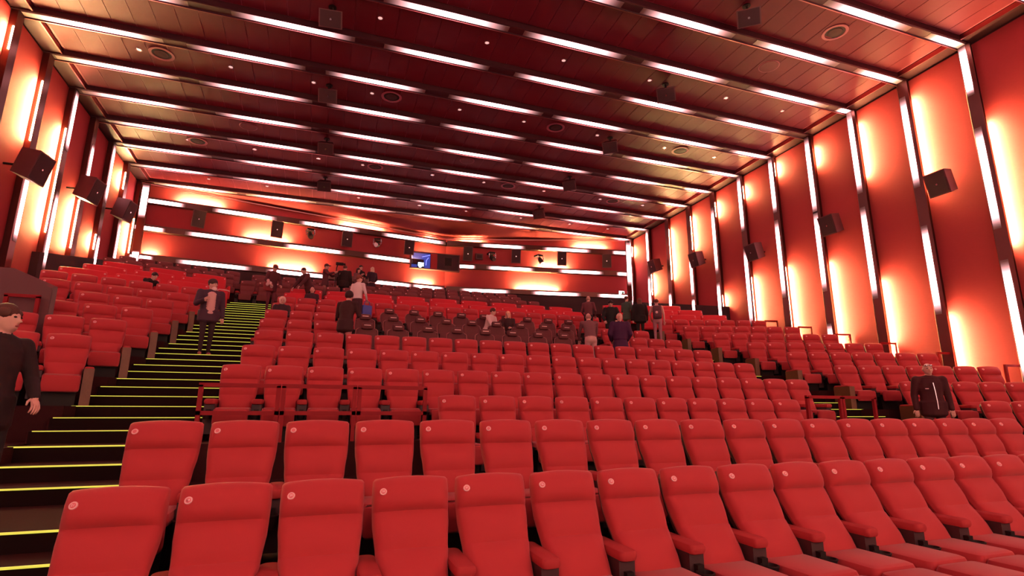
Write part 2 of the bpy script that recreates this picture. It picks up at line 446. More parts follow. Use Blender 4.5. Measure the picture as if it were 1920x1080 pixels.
REAR = {
 0: ([(-8.4, -6.94), (-5.4, -2.88), (-1.41, 1.3), (2.89, 6.45), (8.7, 11.06), (12.51, 15.15), (16.87, 17.9)], [(-7.78, -4.48), (-.22, 3.49), (4.57, 6.5), (6.65, 9.34), (13.62, 17.05)]),
 1: ([(-8.5, -7.6), (-6.4, -3.66), (-2.05, .6), (2.01, 4.35), (7.3, 8.1), (9.12, 11.62), (13.45, 15.9), (17.1, 17.9)], [(-4.72, -1.28), (3.64, 6.45), (11.29, 14.63)]),
 2: ([(-8.56, -7.9), (-6.62, -3.78), (-2.75, -.1), (2.3, 4.41), (4.72, 6.3), (7.59, 10.15), (11.79, 14.46), (15.83, 17.9)], [(-8.36, -7.37), (-3.53, .05), (3.95, 6.5), (9.99, 13.96)])}
for i, nm in enumerate(('upper', 'middle', 'lower')):
    segs, washes = REAR[i]
    for P, x0, x1, leafn in ((PL, XL, AX, 'left'), (PR, AX, XR, 'right')):
        t = thing('rear_light_channel', f'{nm} horizontal light channel on the {leafn} half of the rear wall', 'wall light', P((x0+x1)/2, S_Z[i], 0), 0, 'light channels on the rear wall')
        off = t.location.copy()
        ang = math.atan2(P(x1, 0, 0).y-P(x0, 0, 0).y, x1-x0)
        t.rotation_euler = (0, 0, ang); Lh = (P(x1, 0, 0)-P(x0, 0, 0)).length/2-.07; cs = math.cos(ang)
        bm = new(); ring_loft(bm, [[(x, 0, -.13), (x, -.15, -.13), (x, -.18, -.10), (x, -.18, .10), (x, -.15, .13), (x, 0, .13)] for x in (-Lh, Lh)])
        obj('housing', bm, MT['metal'], t, False)
        bm = new(); box(bm, -Lh, Lh, -.18, -.168, .10, .19); obj('lip', bm, MT['metal'], t, False)
        for a, b in segs:
            if a >= x0-.01 and b <= x1+.01:
                la, lb = (a-off.x)/cs-.2, (b-off.x)/cs+.2
                la, lb = max(la, -Lh+.02), min(lb, Lh-.02)
                bm = new(); box(bm, la, lb, -.192, -.18, -.09, .09); obj('diffuser', bm, LEDX, t, False)
        for a, b in washes:
            if a >= x0-.01 and b <= x1+.01:
                la, lb = max((a-off.x)/cs+.8, -Lh+.02), min((b-off.x)/cs-.8, Lh-.02)
                if lb-la < .3: la, lb = max((la+lb)/2-.2, -Lh+.02), min((la+lb)/2+.2, Lh-.02)
                bm = new(); box(bm, la, lb, -.165, -.135, .13, .142); obj('wash_led', bm, WASHR, t, False)
# bright vertical corner lines
for sx, X, lab in ((-1, XL, 'bright vertical light strip in the left rear corner'), (1, XR, 'bright vertical light strip in the right rear corner')):
    P = PL if sx < 0 else PR
    xc = X - sx*.43
    p = P(xc, GZ+6.5, .27)
    t = thing('corner_light', lab, 'wall light', p)
    bm = new(); box(bm, -.16, .16, -.02, .05, 0, H(YB)-p.z-.12); obj('backplate', bm, MT['metal'], t, False)
    for za, zb in ((2.1, 3.95), (.0, .5)) if sx < 0 else ((.9, 3.9),):
        bm = new(); box(bm, -.13, .13, -.035, -.02, za, min(zb, H(YB)-p.z-.15)); obj('diffuser', bm, LEDZ, t, False)

# ------------------------------------------------------------------ chairs
def back_mesh(name, prof, wfun, lobes, m, T=.06, nu=12, crown=.018, rear=.05):
    """prof: list of (y, z) from the top to the bottom of the centre line; lobes: (s0, s1, height, peak)"""
    P = [Vector((0, a, b)) for a, b in prof]
    L = [0]
    for a, b in zip(P, P[1:]): L.append(L[-1]+(b-a).length)
    def at(s):
        s *= L[-1]
        for i in range(len(P)-1):
            if s <= L[i+1]+1e-9:
                t = (s-L[i])/(L[i+1]-L[i]); p = P[i].lerp(P[i+1], t); d = (P[i+1]-P[i]); break
        return p
    S = [0, .012, .03, .06, .10]
    for a, b, hh, pk in lobes: S += [a+.004, a+.02, a+(b-a)*.35, a+(b-a)*.65, b-.03, b-.006]
    S += [.97, .99, 1.0]
    S = sorted(set(round(s, 4) for s in S if 0 <= s <= 1))
    bm = new(); front = []; back = []
    U = [-1, -.975, -.92, -.78, -.5, -.2, .2, .5, .78, .92, .975, 1]
    for s in S:
        p = at(s); q0, q1 = at(max(0, s-.03)), at(min(1, s+.03)); d = (q1-q0).normalized(); n = Vector((0, -abs(d.z), -d.y if d.z < 0 else d.y))
        n = Vector((0, d.z, -d.y)).normalized()
        if n.y > 0: n = -n
        e = min(1, min(s, 1-s)/.05)**.5
        lob = 0
        for a, b, hh, pk in lobes:
            if a <= s <= b:
                t = (s-a)/(b-a)
                lob = hh*math.sin(PI*t**pk)**.6 if 0 < t < 1 else 0
        wd = wfun(s); fr = []; bk = []
        for u in U:
            ed = max(0, 1-abs(u)**12)**.5
            z = crown*(1-u*u) if s < .02 else crown*(1-u*u)*max(0, 1-s*3)
            c = p + Vector((wd*u, 0, z))
            fr.append(bm.verts.new(c + n*(T*ed*(.35+.65*e) + lob*max(0, 1-abs(u)**5)**.7)))
            bk.append(bm.verts.new(c - n*(rear*ed*(.35+.65*e))))
        front.append(fr); back.append(bk)
    m_ = len(U)
    for i in range(len(S)-1):
        for j in range(m_-1):
            bm.faces.new((front[i][j], front[i+1][j], front[i+1][j+1], front[i][j+1]))
            bm.faces.new((back[i][j], back[i][j+1], back[i+1][j+1], back[i+1][j]))
        bm.faces.new((front[i][0], back[i][0], back[i+1][0], front[i+1][0]))
        bm.faces.new((front[i][-1], front[i+1][-1], back[i+1][-1], back[i][-1]))
    for j in range(m_-1):
        bm.faces.new((front[0][j], front[0][j+1], back[0][j+1], back[0][j]))
        bm.faces.new((front[-1][j], back[-1][j], back[-1][j+1], front[-1][j+1]))
    me = mesh_of(name, bm, m)
    return me
def lerpw(tab):
    def f(s):
        for (a, x), (b, y) in zip(tab, tab[1:]):
            if s <= b: 
                t = (s-a)/(b-a); t = t*t*(3-2*t); return x+(y-x)*t
        return tab[-1][1]
    return f
W_STD = lerpw([(0, .270), (.022, .284), (.12, .288), (.33, .284), (.60, .262), (.80, .238), (1, .232)])
from mathutils.bvhtree import BVHTree
def surf(me, x, z):
    bv = BVHTree.FromPolygons([v.co for v in me.vertices], [p.vertices for p in me.polygons])
    h = bv.ray_cast(Vector((x, -2, z)), Vector((0, 1, 0)))
    return h[0], (h[1] if h[1].y < 0 else -h[1])
def badge_at(t, me, x, z):
    p, n = surf(me, x, z)
    bm = new(); cyl(bm, p - n*.004, p + n*.006, .027, .025, 14); b = obj('number_badge', bm, MT['badge'], t)
    bm = new(); cyl(bm, p + n*.004, p + n*.0085, .0165, .016, 12); obj('badge_centre', bm, MT['badge_in'], b)
    b['px'], b['py'], b['pz'] = p + n*.0095; b['tilt'] = math.asin(max(-1, min(1, n.z)))
    return b
def arm_parts(t, x, y0, y1, ztop, cup=True, panel='armpanel', wide=.074):
    bm = new(); rbox(bm, x-wide, x+wide, y0, y1, ztop-.082, ztop, .035, .03)
    obj('armrest', bm, MT['fabric_deep'], t)
    bm = new(); box(bm, x-wide*.92, x+wide*.92, y0+.045, y1+.05, .10, ztop-.07); obj('arm_panel', bm, MT[panel], t, False)
    if cup:
        yc, zc, n = y0-.055, ztop-.20, 16
        bm = new()
        ring_loft(bm, [[Vector((x+r*math.cos(2*PI*i/n), yc+r*math.sin(2*PI*i/n), z)) for i in range(n)] for r, z in ((.05, zc-.09), (.066, zc), (.072, zc+.004), (.072, zc+.012), (.062, zc+.014), (.058, zc), (.045, zc-.08))])
        box(bm, x-.03, x+.03, yc+.05, y0+.06, zc-.07, zc+.05)
        obj('cup_holder', bm, MT['black'], t)
SEAT_GROUP = 'red cinema seats'
def make_chair(name, kind, fab, label):
    t = thing(name, label, 'seat')
    if kind == 'lounge':
        prof = [(.115, 1.125), (.10, 1.05), (.08, .95), (.045, .84), (-.03, .70), (-.135, .57), (-.235, .45), (-.29, .37)]
        lobes = [(0, .27, .064, 2.0), (.27, .60, .048, 1.25), (.60, 1.0, .034, .9)]
        by, bz = .045, 1.05
    else:
        prof = [(.10, 1.125), (.085, 1.05), (.06, .94), (.02, .82), (-.035, .70), (-.09, .57), (-.14, .45), (-.16, .38)]
        lobes = [(0, .30, .064, 2.0), (.30, .64, .046, 1.25), (.64, 1.0, .032, .9)]
        by, bz = .012, 1.055
    t_me = back_mesh('backrest', prof, W_STD, lobes, MT[fab])
    inst('backrest', t_me, t)
    bm = new(); sh_ = []
    for i, (yy, zz) in enumerate(prof):
        a = prof[max(0, i-1)]; b = prof[min(len(prof)-1, i+1)]; d = Vector((0, b[0]-a[0], b[1]-a[1])).normalized(); n = Vector((0, d.z, -d.y)); n = n if n.y > 0 else -n
        c = Vector((0, yy, zz - (.035 if i == 0 else 0))); wd = W_STD(i/(len(prof)-1)) - .022
        sh_.append([c + Vector((-wd, 0, 0)) - n*.02, c + Vector((wd, 0, 0)) - n*.02, c + Vector((wd-.02, 0, 0)) + n*.105, c + Vector((-wd+.02, 0, 0)) + n*.105])
    ring_loft(bm, sh_); obj('back_shell', bm, MT['armpanel'], t, False)
    badge_at(t, t_me, -.215, bz)
    if kind == 'lounge':
        bm = new(); rbox(bm, -.24, .24, -.84, -.25, .29, .43, .05, .045); obj('seat_cushion', bm, MT[fab], t)
        bm = new(); rbox(bm, -.235, .235, -1.32, -.845, .27, .41, .05, .045); obj('footrest', bm, MT[fab], t)
        arm_parts(t, -.315, -.42, .12, .61)
        bm = new(); box(bm, -.22, .22, -.70, .10, 0, .30); obj('base', bm, MT['black'], t, False)
    else:
        bm = new(); rbox(bm, -.235, .235, -.58, -.12, .36, .475, .05, .045); obj('seat_cushion', bm, MT[fab], t)
        bm = new(); rbox(bm, -.23, .23, -.665, -.565, .20, .46, .045, .05); obj('footrest', bm, MT[fab], t)
        arm_parts(t, -.315, -.46, .06, .60)
        bm = new(); box(bm, -.20, .20, -.50, .06, 0, .37); obj('base', bm, MT['black'], t, False)
    return t
def extra_arm(t, kind, wood=False, side=1):
    if kind == 'lounge': arm_parts(t, side*.315, -.42, .12, .61)
    elif wood:
        bm = new(); rbox(bm, side*.315-.06, side*.315+.06, -.5, .08, .55, .60, .03, .02); obj('armrest', bm, MT['fabric_deep'], t)
        bm = new(); box(bm, side*.315-.065, side*.315+.065, -.56, .08, 0, .565); obj('end_panel', bm, MT['wood'], t, False)
    else: arm_parts(t, side*.315, -.46, .06, .60)
lounge = make_chair('recliner_seat', 'lounge', 'fabric', '')
std = make_chair('cinema_seat', 'std', 'fabric', '')
brown = make_chair('cinema_seat', 'std', 'dark', '')
used = set()
def put(proto, x, y, z, rz, label, group):
    if proto.name not in used:
        used.add(proto.name); proto.location = (x, y, z); proto.rotation_euler = (0, 0, rz); proto['label'] = label; proto['group'] = group; return proto
    return dup(proto, (x, y, z), rz, label, group)
ROWN = {1: 'front', 2: 'second', 3: 'third', 4: 'fourth', 5: 'fifth', 6: 'sixth', 7: 'seventh', 8: 'eighth', 9: 'ninth', 10: 'tenth', 11: 'eleventh', 12: 'twelfth', 13: 'thirteenth', 14: 'fourteenth', 15: 'last'}
BC = .222                                      # badge to seat centre
def digit(seat, s):
    cu = bpy.data.curves.new('number', 'FONT'); cu.body = s; cu.size = .021; cu.align_x = 'CENTER'; cu.align_y = 'CENTER'; cu.extrude = .0006
    ob = bpy.data.objects.new('number', cu); C.objects.link(ob)
    dg = bpy.context.evaluated_depsgraph_get(); me = bpy.data.meshes.new_from_object(ob.evaluated_get(dg))
    bpy.data.objects.remove(ob); me.materials.append(MT['digit'])
    b = [c for c in seat.children if c.name.startswith('number_badge')][0]
    o = bpy.data.objects.new('number', me); C.objects.link(o); o.parent = b
    o.location = (b['px'], b['py'], b['pz']); o.rotation_euler = (PI/2-b['tilt'], 0, 0)
# middle block
last = None
for i in range(17):
    x = -1.385 + .63*i
    s = put(lounge, x+BC, ROWY[1], FL[1], 0, f'red recliner with raised footrest, {ORD[i+1]} from the left end of the front row', 'recliners in the front row')
    digit(s, str(21-i))
extra_arm(s, 'lounge')
for k, x0, n in ((2, -1.45, 19), (3, 1.756, 11), (4, -1.38, 19), (5, -1.33, 19), (6, -1.31, 19)):
    for i in range(n):
        x = x0 + .63*i
        where = 'from the left aisle' if k != 3 else 'from the railing'
        s = put(std, x+BC, ROWY[k], FL[k], 0, f'red cinema seat, {ORD[i+1]} {where} in the {ROWN[k]} row of the middle block', f'red seats in the {ROWN[k]} row of the middle block')
    extra_arm(s, 'std')
for k, x0, n, x1, m in ((7, -1.40, 3, 8.95, 3), (8, -1.45, 3, 8.84, 3), (9, -1.42, 4, 9.40, 2)):
    for i in range(n):
        s = put(std, x0+.63*i+BC, ROWY[k], FL[k], 0, f'red cinema seat, {ORD[i+1]} from left aisle of the {ROWN[k]} row, left of the dark seats', f'red seats left of the dark seats in the {ROWN[k]} row')
    extra_arm(s, 'std')
    for i in range(m):
        s = put(std, x1+.63*i+BC, ROWY[k], FL[k], 0, f'red cinema seat, {ORD[i+1]} right of the dark seats of the {ROWN[k]} middle row', f'red seats right of the dark seats in the {ROWN[k]} row')
    extra_arm(s, 'std')
for i in range(19):
    s = put(std, -1.42+.63*i+BC, ROWY[10], FL[10], 0, f'red cinema seat, {ORD[i+1]} from left aisle in the row behind the dark seats', 'red seats in the row behind the dark seats')
extra_arm(s, 'std')
# side blocks: position of the inner seat and how many go outwards
for k, n in ((5, 3), (6, 4), (7, 3), (8, 3), (9, 5), (10, 6)):
    for i in range(n):
        d = .655*i
        bx, by = -4.05 - d*math.cos(LA), ROWY[k]-.62 - d*math.sin(LA)
        cx, cy = bx + BC*math.cos(LA), by + BC*math.sin(LA)
        s = put(std, cx, cy, FL[k], LA, f'red cinema seat, {ORD[i+1]} from the aisle in the {ORD[k-4]} row of the left block', f'red seats in the {ORD[k-4]} row of the left block')
        if i == 0: extra_arm(s, 'std', True, 1)
for k, n, x0, y0 in ((3, 5, 13.1, 7.55), (4, 7, 13.1, 9.2), (5, 7, 12.92, 10.74), (6, 7, 12.85, 12.2), (7, 7, 13.05, 13.95), (8, 7, 13.0, 15.5), (9, 7, 13.0, 17.1), (10, 7, 13.0, 18.7)):
    for i in range(n):
        d = .655*i
        bx, by = x0 + d*math.cos(RA), y0 + d*math.sin(RA)
        cx, cy = bx + BC*math.cos(RA), by + BC*math.sin(RA)
        s = put(std, cx, cy, FL[k], RA, f'red cinema seat, {ORD[i+1]} from the aisle in the {ORD[k-2]} row of the right block', f'red seats in the {ORD[k-2]} row of the right block')
        if i == 0:
            for c in list(s.children):
                if c.name.startswith(('armrest', 'arm_panel', 'cup_holder')): bpy.data.objects.remove(c)
            extra_arm(s, 'std', True, -1)
        if i == n-1: extra_arm(s, 'std')

# dark motion seats in the middle of rows 7 to 9
def make_motion():
    t = thing('motion_seat', '', 'seat')
    wf = lerpw([(0, .16), (.05, .225), (.16, .268), (.35, .275), (.75, .265), (1, .24)])
    prof = [(.09, 1.03), (.07, .95), (.03, .80), (-.03, .65), (-.09, .52), (-.13, .42)]
    inst('backrest', back_mesh('backrest', prof, wf, [(0, .5, .012, 1), (.5, 1, .016, 1)], MT['motion'], crown=.03), t)
    bm = new()
    pts = []
    for s in (.98, .8, .6, .4, .25, .14, .07, .02): pts.append((-wf(s)-.004, s))
    full = [(x, s) for x, s in pts] + [(-x, s) for x, s in pts[::-1]]
    def yz(s):
        L = s*(len(prof)-1); i = min(int(L), len(prof)-2); f = L-i
        return prof[i][0]+(prof[i+1][0]-prof[i][0])*f, prof[i][1]+(prof[i+1][1]-prof[i][1])*f
    tube(bm, [(x, yz(s)[0]-.035, yz(s)[1]) for x, s in full], .010, 6); obj('piping', bm, MT['motion_edge'], t)
    bm = new(); rbox(bm, -.155, .155, -.075, .07, .985, 1.15, .05, .05); h = obj('headrest', bm, MT['motion'], t)
    bm = new(); box(bm, -.085, .085, -.082, -.073, 1.075, 1.095); obj('headrest_tag', bm, MT['badge'], h, False)
    bm = new(); rbox(bm, -.25, .25, -.60, -.10, .34, .46, .05, .045); obj('seat_cushion', bm, MT['motion'], t)
    for sx in (-1, 1):
        bm = new(); rbox(bm, sx*.335-.055, sx*.335+.055, -.50, .05, .56, .64, .04, .03); obj('armrest', bm, MT['black'], t)
        bm = new(); box(bm, sx*.335-.05, sx*.335+.05, -.44, .04, .12, .57); obj('arm_panel', bm, MT['black'], t, False)
    bm = new(); box(bm, -.27, .27, -.5, .08, 0, .35); obj('base', bm, MT['black'], t, False)
    return t
motion = make_motion()
for k, x0, n, nm in ((7, 1.08, 8, 'front'), (8, 1.13, 9, 'middle'), (9, 1.98, 9, 'rear')):
    for i in range(n):
        put(motion, x0+.79*i, ROWY[k], FL[k], 0, f'dark brown motion seat with tagged headrest, {ORD[i+1]} from left in the {nm} dark row', f'dark motion seats in the {nm} row')
# bright red double seats
def make_love():
    t = thing('double_seat', '', 'double seat')
    wf = lerpw([(0, .565), (.04, .582), (.15, .585), (1, .58)])
    prof = [(.09, 1.10), (.07, 1.0), (.03, .84), (-.04, .65), (-.10, .5), (-.13, .40)]
    lm = back_mesh('backrest', prof, wf, [(0, .45, .018, 1.2), (.45, 1, .015, 1)], MT['love'], crown=.012); inst('backrest', lm, t)
    badge_at(t, lm, -.52, 1.02); badge_at(t, lm, .52, 1.02)
    bm = new(); rbox(bm, -.59, .59, -.60, -.10, .34, .47, .05, .045); obj('seat_cushion', bm, MT['love'], t)
    for sx in (-1, 1):
        bm = new(); rbox(bm, sx*.63-.04, sx*.63+.04, -.52, .08, .15, .66, .03, .03); obj('armrest', bm, MT['love'], t)
    bm = new(); box(bm, -.55, .55, -.5, .08, 0, .35); obj('base', bm, MT['black'], t, False)
    return t
love = make_love()
for k, nm in ((11, 'front'), (12, 'rear')):
    for i in range(9):
        put(love, -.82 + 1.37*i + (.0 if k == 11 else .1) , ROWY[k], FL[k], 0, f'bright red double seat, {ORD[i+1]} from the left aisle in the {nm} middle row', f'red double seats in the {nm} middle row')
for k, nm, n in ((11, 'front', 3), (12, 'middle', 3), (13, 'rear', 3)):
    for i in range(n):
        d = 1.38*i + .35
        put(love, -3.95-d*math.cos(LA), ROWY[k]-.55-d*math.sin(LA), FL[k], LA, f'bright red double seat, {ORD[i+1]} from the aisle in the {nm} left row', f'red double seats in the {nm} row of the left block')
        put(love, 13.25+d*math.cos(RA), ROWY[k]-.5+d*math.sin(RA), FL[k], RA, f'bright red double seat, {ORD[i+1]} from the aisle in the {nm} right row', f'red double seats in the {nm} row of the right block')
# brown rows under the rear wall
for k in (13, 14, 15):
    nm = {13: 'foremost', 14: 'middle', 15: 'rearmost'}[k]
    x = -3.0 + (.3 if k == 14 else 0)
    i = 0
    while x < 9.6:
        i += 1
        wh = f'{ORD[i]} from left' if i <= 20 else 'near the right end'
        put(brown, x, ROWY[k], FL[k], 0, f'brown cinema seat, {wh} of the {nm} brown row under the rear wall', f'brown seats in the {nm} rear row')
        x += .66
for k in (14, 15):
    nm = {14: 'front', 15: 'rear'}[k]
    for i in range(7):
        d = .66*i
        put(brown, -4.0-d*math.cos(LA), ROWY[k]-.35-d*math.sin(LA), FL[k], LA, f'brown cinema seat, {ORD[i+1]} from the stairs in the {nm} left rear corner row', f'brown seats in the {nm} left corner row')

#@@MORE@@
# ------------------------------------------------------------------ railings, parapet
def frame(bm, x0, x1, z0, z1, y, r=.03, posts=(), low=None):
    for x in (x0, x1, *posts): box(bm, x-r, x+r, y-r, y+r, z0, z1)
    for z in ([z1] + ([low] if low is not None else [])): box(bm, x0-r, x1+r, y-r, y+r, z-r, z+r)
def railing(name, label, x0, x1, n, y, zf, h):
    t = thing(name, label, 'railing', (x0, y, zf))
    L = (x1-x0)/n
    for i in range(n):
        bm = new(); frame(bm, i*L+.035, (i+1)*L-.035, 0, h, 0, .028, (), .40); obj('rail_frame', bm, MT['rail'], t, False)
    return t
railing('railing', 'red steel railing of three frames in front of the left middle seats', -1.55, 1.62, 3, 8.58, FL[4], .78)
railing('railing', 'red steel railing of two frames at the foot of the right stairs', 8.74, 10.55, 2, 8.05, FL[3], 1.19)
for i, (k, y) in enumerate(((5, 9.45), (6, 11.1), (7, 12.8), (8, 14.4), (9, 16.0), (10, 17.65))):
    t = thing('row_end_railing', f'small dark red railing at the right wall end, {ORD[i+1]} counting upwards from the front', 'railing', (17.72, y, FL[k]-.1), RA*.4, 'railings at the right wall')
    bm = new(); frame(bm, -.28, .28, 0, 1.27, 0, .03, (), .75); obj('rail_frame', bm, MT['rail'], t, False)
t = thing('parapet', 'dark red parapet with sloping top beside the left wall seats', 'parapet', (XL, 12.62, 0))
bm = new()
o2 = [(0.02, .2), (3.86, .2), (3.86, GZ+2.22), (3.2, GZ+2.5), (.02, GZ+2.50)]
ring_loft(bm, [[(x, y, z) for x, z in o2] for y in (-.07, .07)]); obj('wall_slab', bm, MT['spk'], t, False)
bm = new(); tube(bm, [(.02, 0, GZ+2.52), (3.2, 0, GZ+2.52), (3.86, 0, GZ+2.24), (3.86, 0, GZ+.9)], .075, 4); obj('capping', bm, MT['spk'], t, False)
bm = new(); v = ring_loft(bm, [[(3.79, y, z) for y, z in ((.07, .2), (1.0, .2), (1.0, GZ+2.2), (.07, GZ+2.2))], [(3.86, y, z) for y, z in ((.07, .2), (1.0, .2), (1.0, GZ+2.2), (.07, GZ+2.2))]])
bm.free()
t = thing('row_end_railing', 'dark red railing in front of the dark parapet at the left', 'railing', (-5.32, 12.38, GZ+.9))
bm = new(); frame(bm, -.24, .24, 0, 1.12, 0, .03, (), .5); obj('rail_frame', bm, MT['rail'], t, False)

# ------------------------------------------------------------------ loudspeakers, spots, ceiling fittings
def cabinet(bm, wd, h, d, taper=.72):
    # front face at -y, back narrower, lower edge chamfered
    f = [(-wd/2, -d/2, -h/2), (wd/2, -d/2, -h/2), (wd/2, -d/2, h/2), (-wd/2, -d/2, h/2)]
    b = [(-wd/2*taper, d/2, -h/2*.8), (wd/2*taper, d/2, -h/2*.8), (wd/2*taper, d/2, h/2*.95), (-wd/2*taper, d/2, h/2*.95)]
    ring_loft(bm, [f, b])
def loudspeaker(label, group, loc, rz, tilt, wd, h, d, arm):
    t = thing('loudspeaker', label, 'speaker', loc, rz, group); t.rotation_euler = (tilt, 0, rz)
    bm = new(); cabinet(bm, wd, h, d); obj('cabinet', bm, MT['spk'], t, False)
    bm = new(); box(bm, -wd/2*.88, wd/2*.88, -d/2-.014, -d/2, -h/2*.9, h/2*.9); g = obj('grille', bm, MT['grille'], t, False)
    bm = new(); cyl(bm, (0, -d/2-.022, -h*.02), (0, -d/2-.012, -h*.02), .03, .03, 10); obj('logo_plate', bm, MT['chrome'], g, False)
    q = t.rotation_euler.to_matrix().inverted()
    a = q @ Vector(arm)                       # to the wall or ceiling
    bm = new(); tube(bm, [(0, d*.3, 0), (a*.55).to_tuple(), a.to_tuple()], .035, 8); b = obj('bracket', bm, MT['black'], t)
    e = q @ Vector(arm).normalized()
    bm = new(); cyl(bm, a - e*.02, a + e*.02, .11, .11, 12); obj('mount_plate', bm, MT['black'], b, False)
    return t
for i, (y, z) in enumerate(((10.27, 6.79), (14.14, 6.72), (17.95, 6.72), (21.79, 7.38), (25.4, 7.94))):
    loudspeaker(f'maroon loudspeaker on the right side wall, {ORD[i+1]} counting from the front', 'loudspeakers on the right wall', (17.55, y, GZ+z), -PI/2, math.radians(14), .62, .74, .5, (.55, 0, .05))
for i, (y, z) in enumerate(((17.98, 6.65), (21.8, 7.45), (25.29, 7.94))):
    loudspeaker(f'maroon loudspeaker on the left side wall, {ORD[i+1]} counting from the front', 'loudspeakers on the left wall', (-8.12, y, GZ+z), PI/2-.15, math.radians(14), .70, .86, .55, (-.68, 0, .0))
for i, x in enumerate((-6.14, -2.67, .79, 4.19, 7.77, 10.61, 13.4, 16.23)):
    P = PL if x < AX else PR
    p = P(x, GZ+8.88, .42)
    rz = (-.45, -.3, -.2, -.08, .05, .15, .25, .45)[i]
    loudspeaker(f'maroon loudspeaker on the rear wall, {ORD[i+1]} counting from the left', 'loudspeakers on the rear wall', p, -rz, math.radians(10), .56, .86, .42, (P(x, 0, 0)-P(x, 0, .42)))
for nm, x, rz, ys in (('left', -.42, .1, (14.07, 17.91, 21.76, 25.6)), ('right', 10.55, .7, (10.22, 14.07, 17.91, 21.76, 25.6))):
    for i, y in enumerate(ys):
        loudspeaker(f'maroon loudspeaker hanging from the ceiling, {ORD[i+1]} of the {nm} line from the front', f'loudspeakers in the {nm} ceiling line', (x, y, H(y)-.24), -rz, math.radians(35), .62, .46, .46, (0, .02, .40))
def spot(label, loc, rz, tilt):
    t = thing('stage_spotlight', label, 'spotlight', loc, rz, 'spotlights on the rear wall')
    bm = new(); box(bm, -.17, .17, -.05, .42, .17, .27); obj('base', bm, MT['black'], t, False)
    bm = new(); tube(bm, [(-.19, 0, .2), (-.21, -.02, .02), (-.20, -.02, -.10)], .03, 6); tube(bm, [(.19, 0, .2), (.21, -.02, .02), (.20, -.02, -.10)], .03, 6); box(bm, -.2, .2, -.03, .03, .16, .2); obj('yoke', bm, MT['chrome'], t)
    r = Matrix.Rotation(tilt, 3, 'X')
    bm = new(); capsule(bm, r @ Vector((0, .14, 0)) + Vector((0, 0, -.10)), r @ Vector((0, -.14, 0)) + Vector((0, 0, -.10)), .13, .15, 14)
    h = obj('head', bm, MT['black'], t)
    c = r @ Vector((0, -.30, 0)) + Vector((0, 0, -.10)); c0 = r @ Vector((0, -.25, 0)) + Vector((0, 0, -.10))
    bm = new(); cyl(bm, c0, c, .11, .12, 14); obj('lens', bm, MT['chrome'], h)
for i, (x, z, a, b) in enumerate(((-1.04, 8.92, .4, .6), (2.43, 8.9, -.5, .3), (9.23, 8.8, .2, .5), (12.11, 8.8, .5, .9))):
    P = PL if x < AX else PR
    spot(f'black stage spotlight on the rear wall, {ORD[i+1]} counting from the left', P(x, GZ+z, .45), a*.6, b)
bm = new(); box(bm, -.22, .22, -.06, .06, -.18, .18); o = obj('control_box', bm, MT['spk'], None, False)
bm = new(); box(bm, -.15, .15, -.075, -.06, -.1, .1); obj('cover_plate', bm, MT['grille'], o, False)
o.location = PR(8.5, GZ+8.85, .07); tag(o, 'small square maroon box on the rear wall beside a spotlight', 'box')
for i, (x, k) in enumerate([(x, k) for k in (1.5, 4.5) for x in (-5.44, 1.7, 8.1, 13.95)] + [(13.85, -2.5)]):
    y = ky(k); z = H(y)+.168
    lab = f'round dark ceiling vent with pale rim, {ORD[i % 4+1]} from the left in the {"nearer" if i < 4 else "farther"} line' if i < 8 else 'round dark ceiling vent with pale rim, large near the top right corner'
    t = thing('ceiling_vent', lab, 'vent', (x, y, z), 0, 'round vents in the ceiling')
    bm = new(); n = 24
    rings = [[(r*math.cos(2*PI*j/n), r*math.sin(2*PI*j/n), zz) for j in range(n)] for r, zz in ((.36, 0), (.36, -.018), (.28, -.022), (.27, 0))]
    ring_loft(bm, rings, False); obj('rim', bm, MT['joint'], t)
    bm = new(); cyl(bm, (0, 0, 0), (0, 0, -.006), .28, .28, 24); obj('well', bm, MT['black'], t)
    bm = new(); ring_loft(bm, [[(r*math.cos(2*PI*j/n), r*math.sin(2*PI*j/n), zz) for j in range(n)] for r, zz in ((.2, -.008), (.19, -.02), (.10, -.022), (.06, -.03), (.02, -.032))]); obj('cone', bm, MT['grille'], t)
for i, (x, k) in enumerate(((5.5, 3.5), (-3.35, 3.5), (13.2, -1.5))):
    y = ky(k); z = H(y)+.166
    t = thing('ceiling_hatch', ('round reddish ceiling hatch near the ceiling centre', 'round reddish ceiling hatch in the left half', 'round reddish ceiling hatch near the right wall')[i], 'hatch', (x, y, z))
    bm = new(); cyl(bm, (0, 0, 0), (0, 0, -.012), .33, .32, 24); obj('rim', bm, MT['joint'], t)
    bm = new(); cyl(bm, (0, 0, -.01), (0, 0, -.02), .30, .29, 24); obj('lid', bm, MT['plank'], t)
DL = [(1.5, (-6.05, -3.48, -.93, 1.02, 4.2, 6.76, 9.95, 13.15, 15.75)), (-.5, (.89, 4.1, 6.68, 9.9, 13.1, 15.7)), (4.5, (-5.8, -3.3, -.74, 1.15, 4.33, 6.85, 10.0, 13.2, 15.75)), (6.5, (-5.66, -3.1, 1.25, 4.4, 6.97, 10.2, 13.25, 15.8))]
LN = {-.5: 'nearest', 1.5: 'second', 4.5: 'third', 6.5: 'rearmost'}
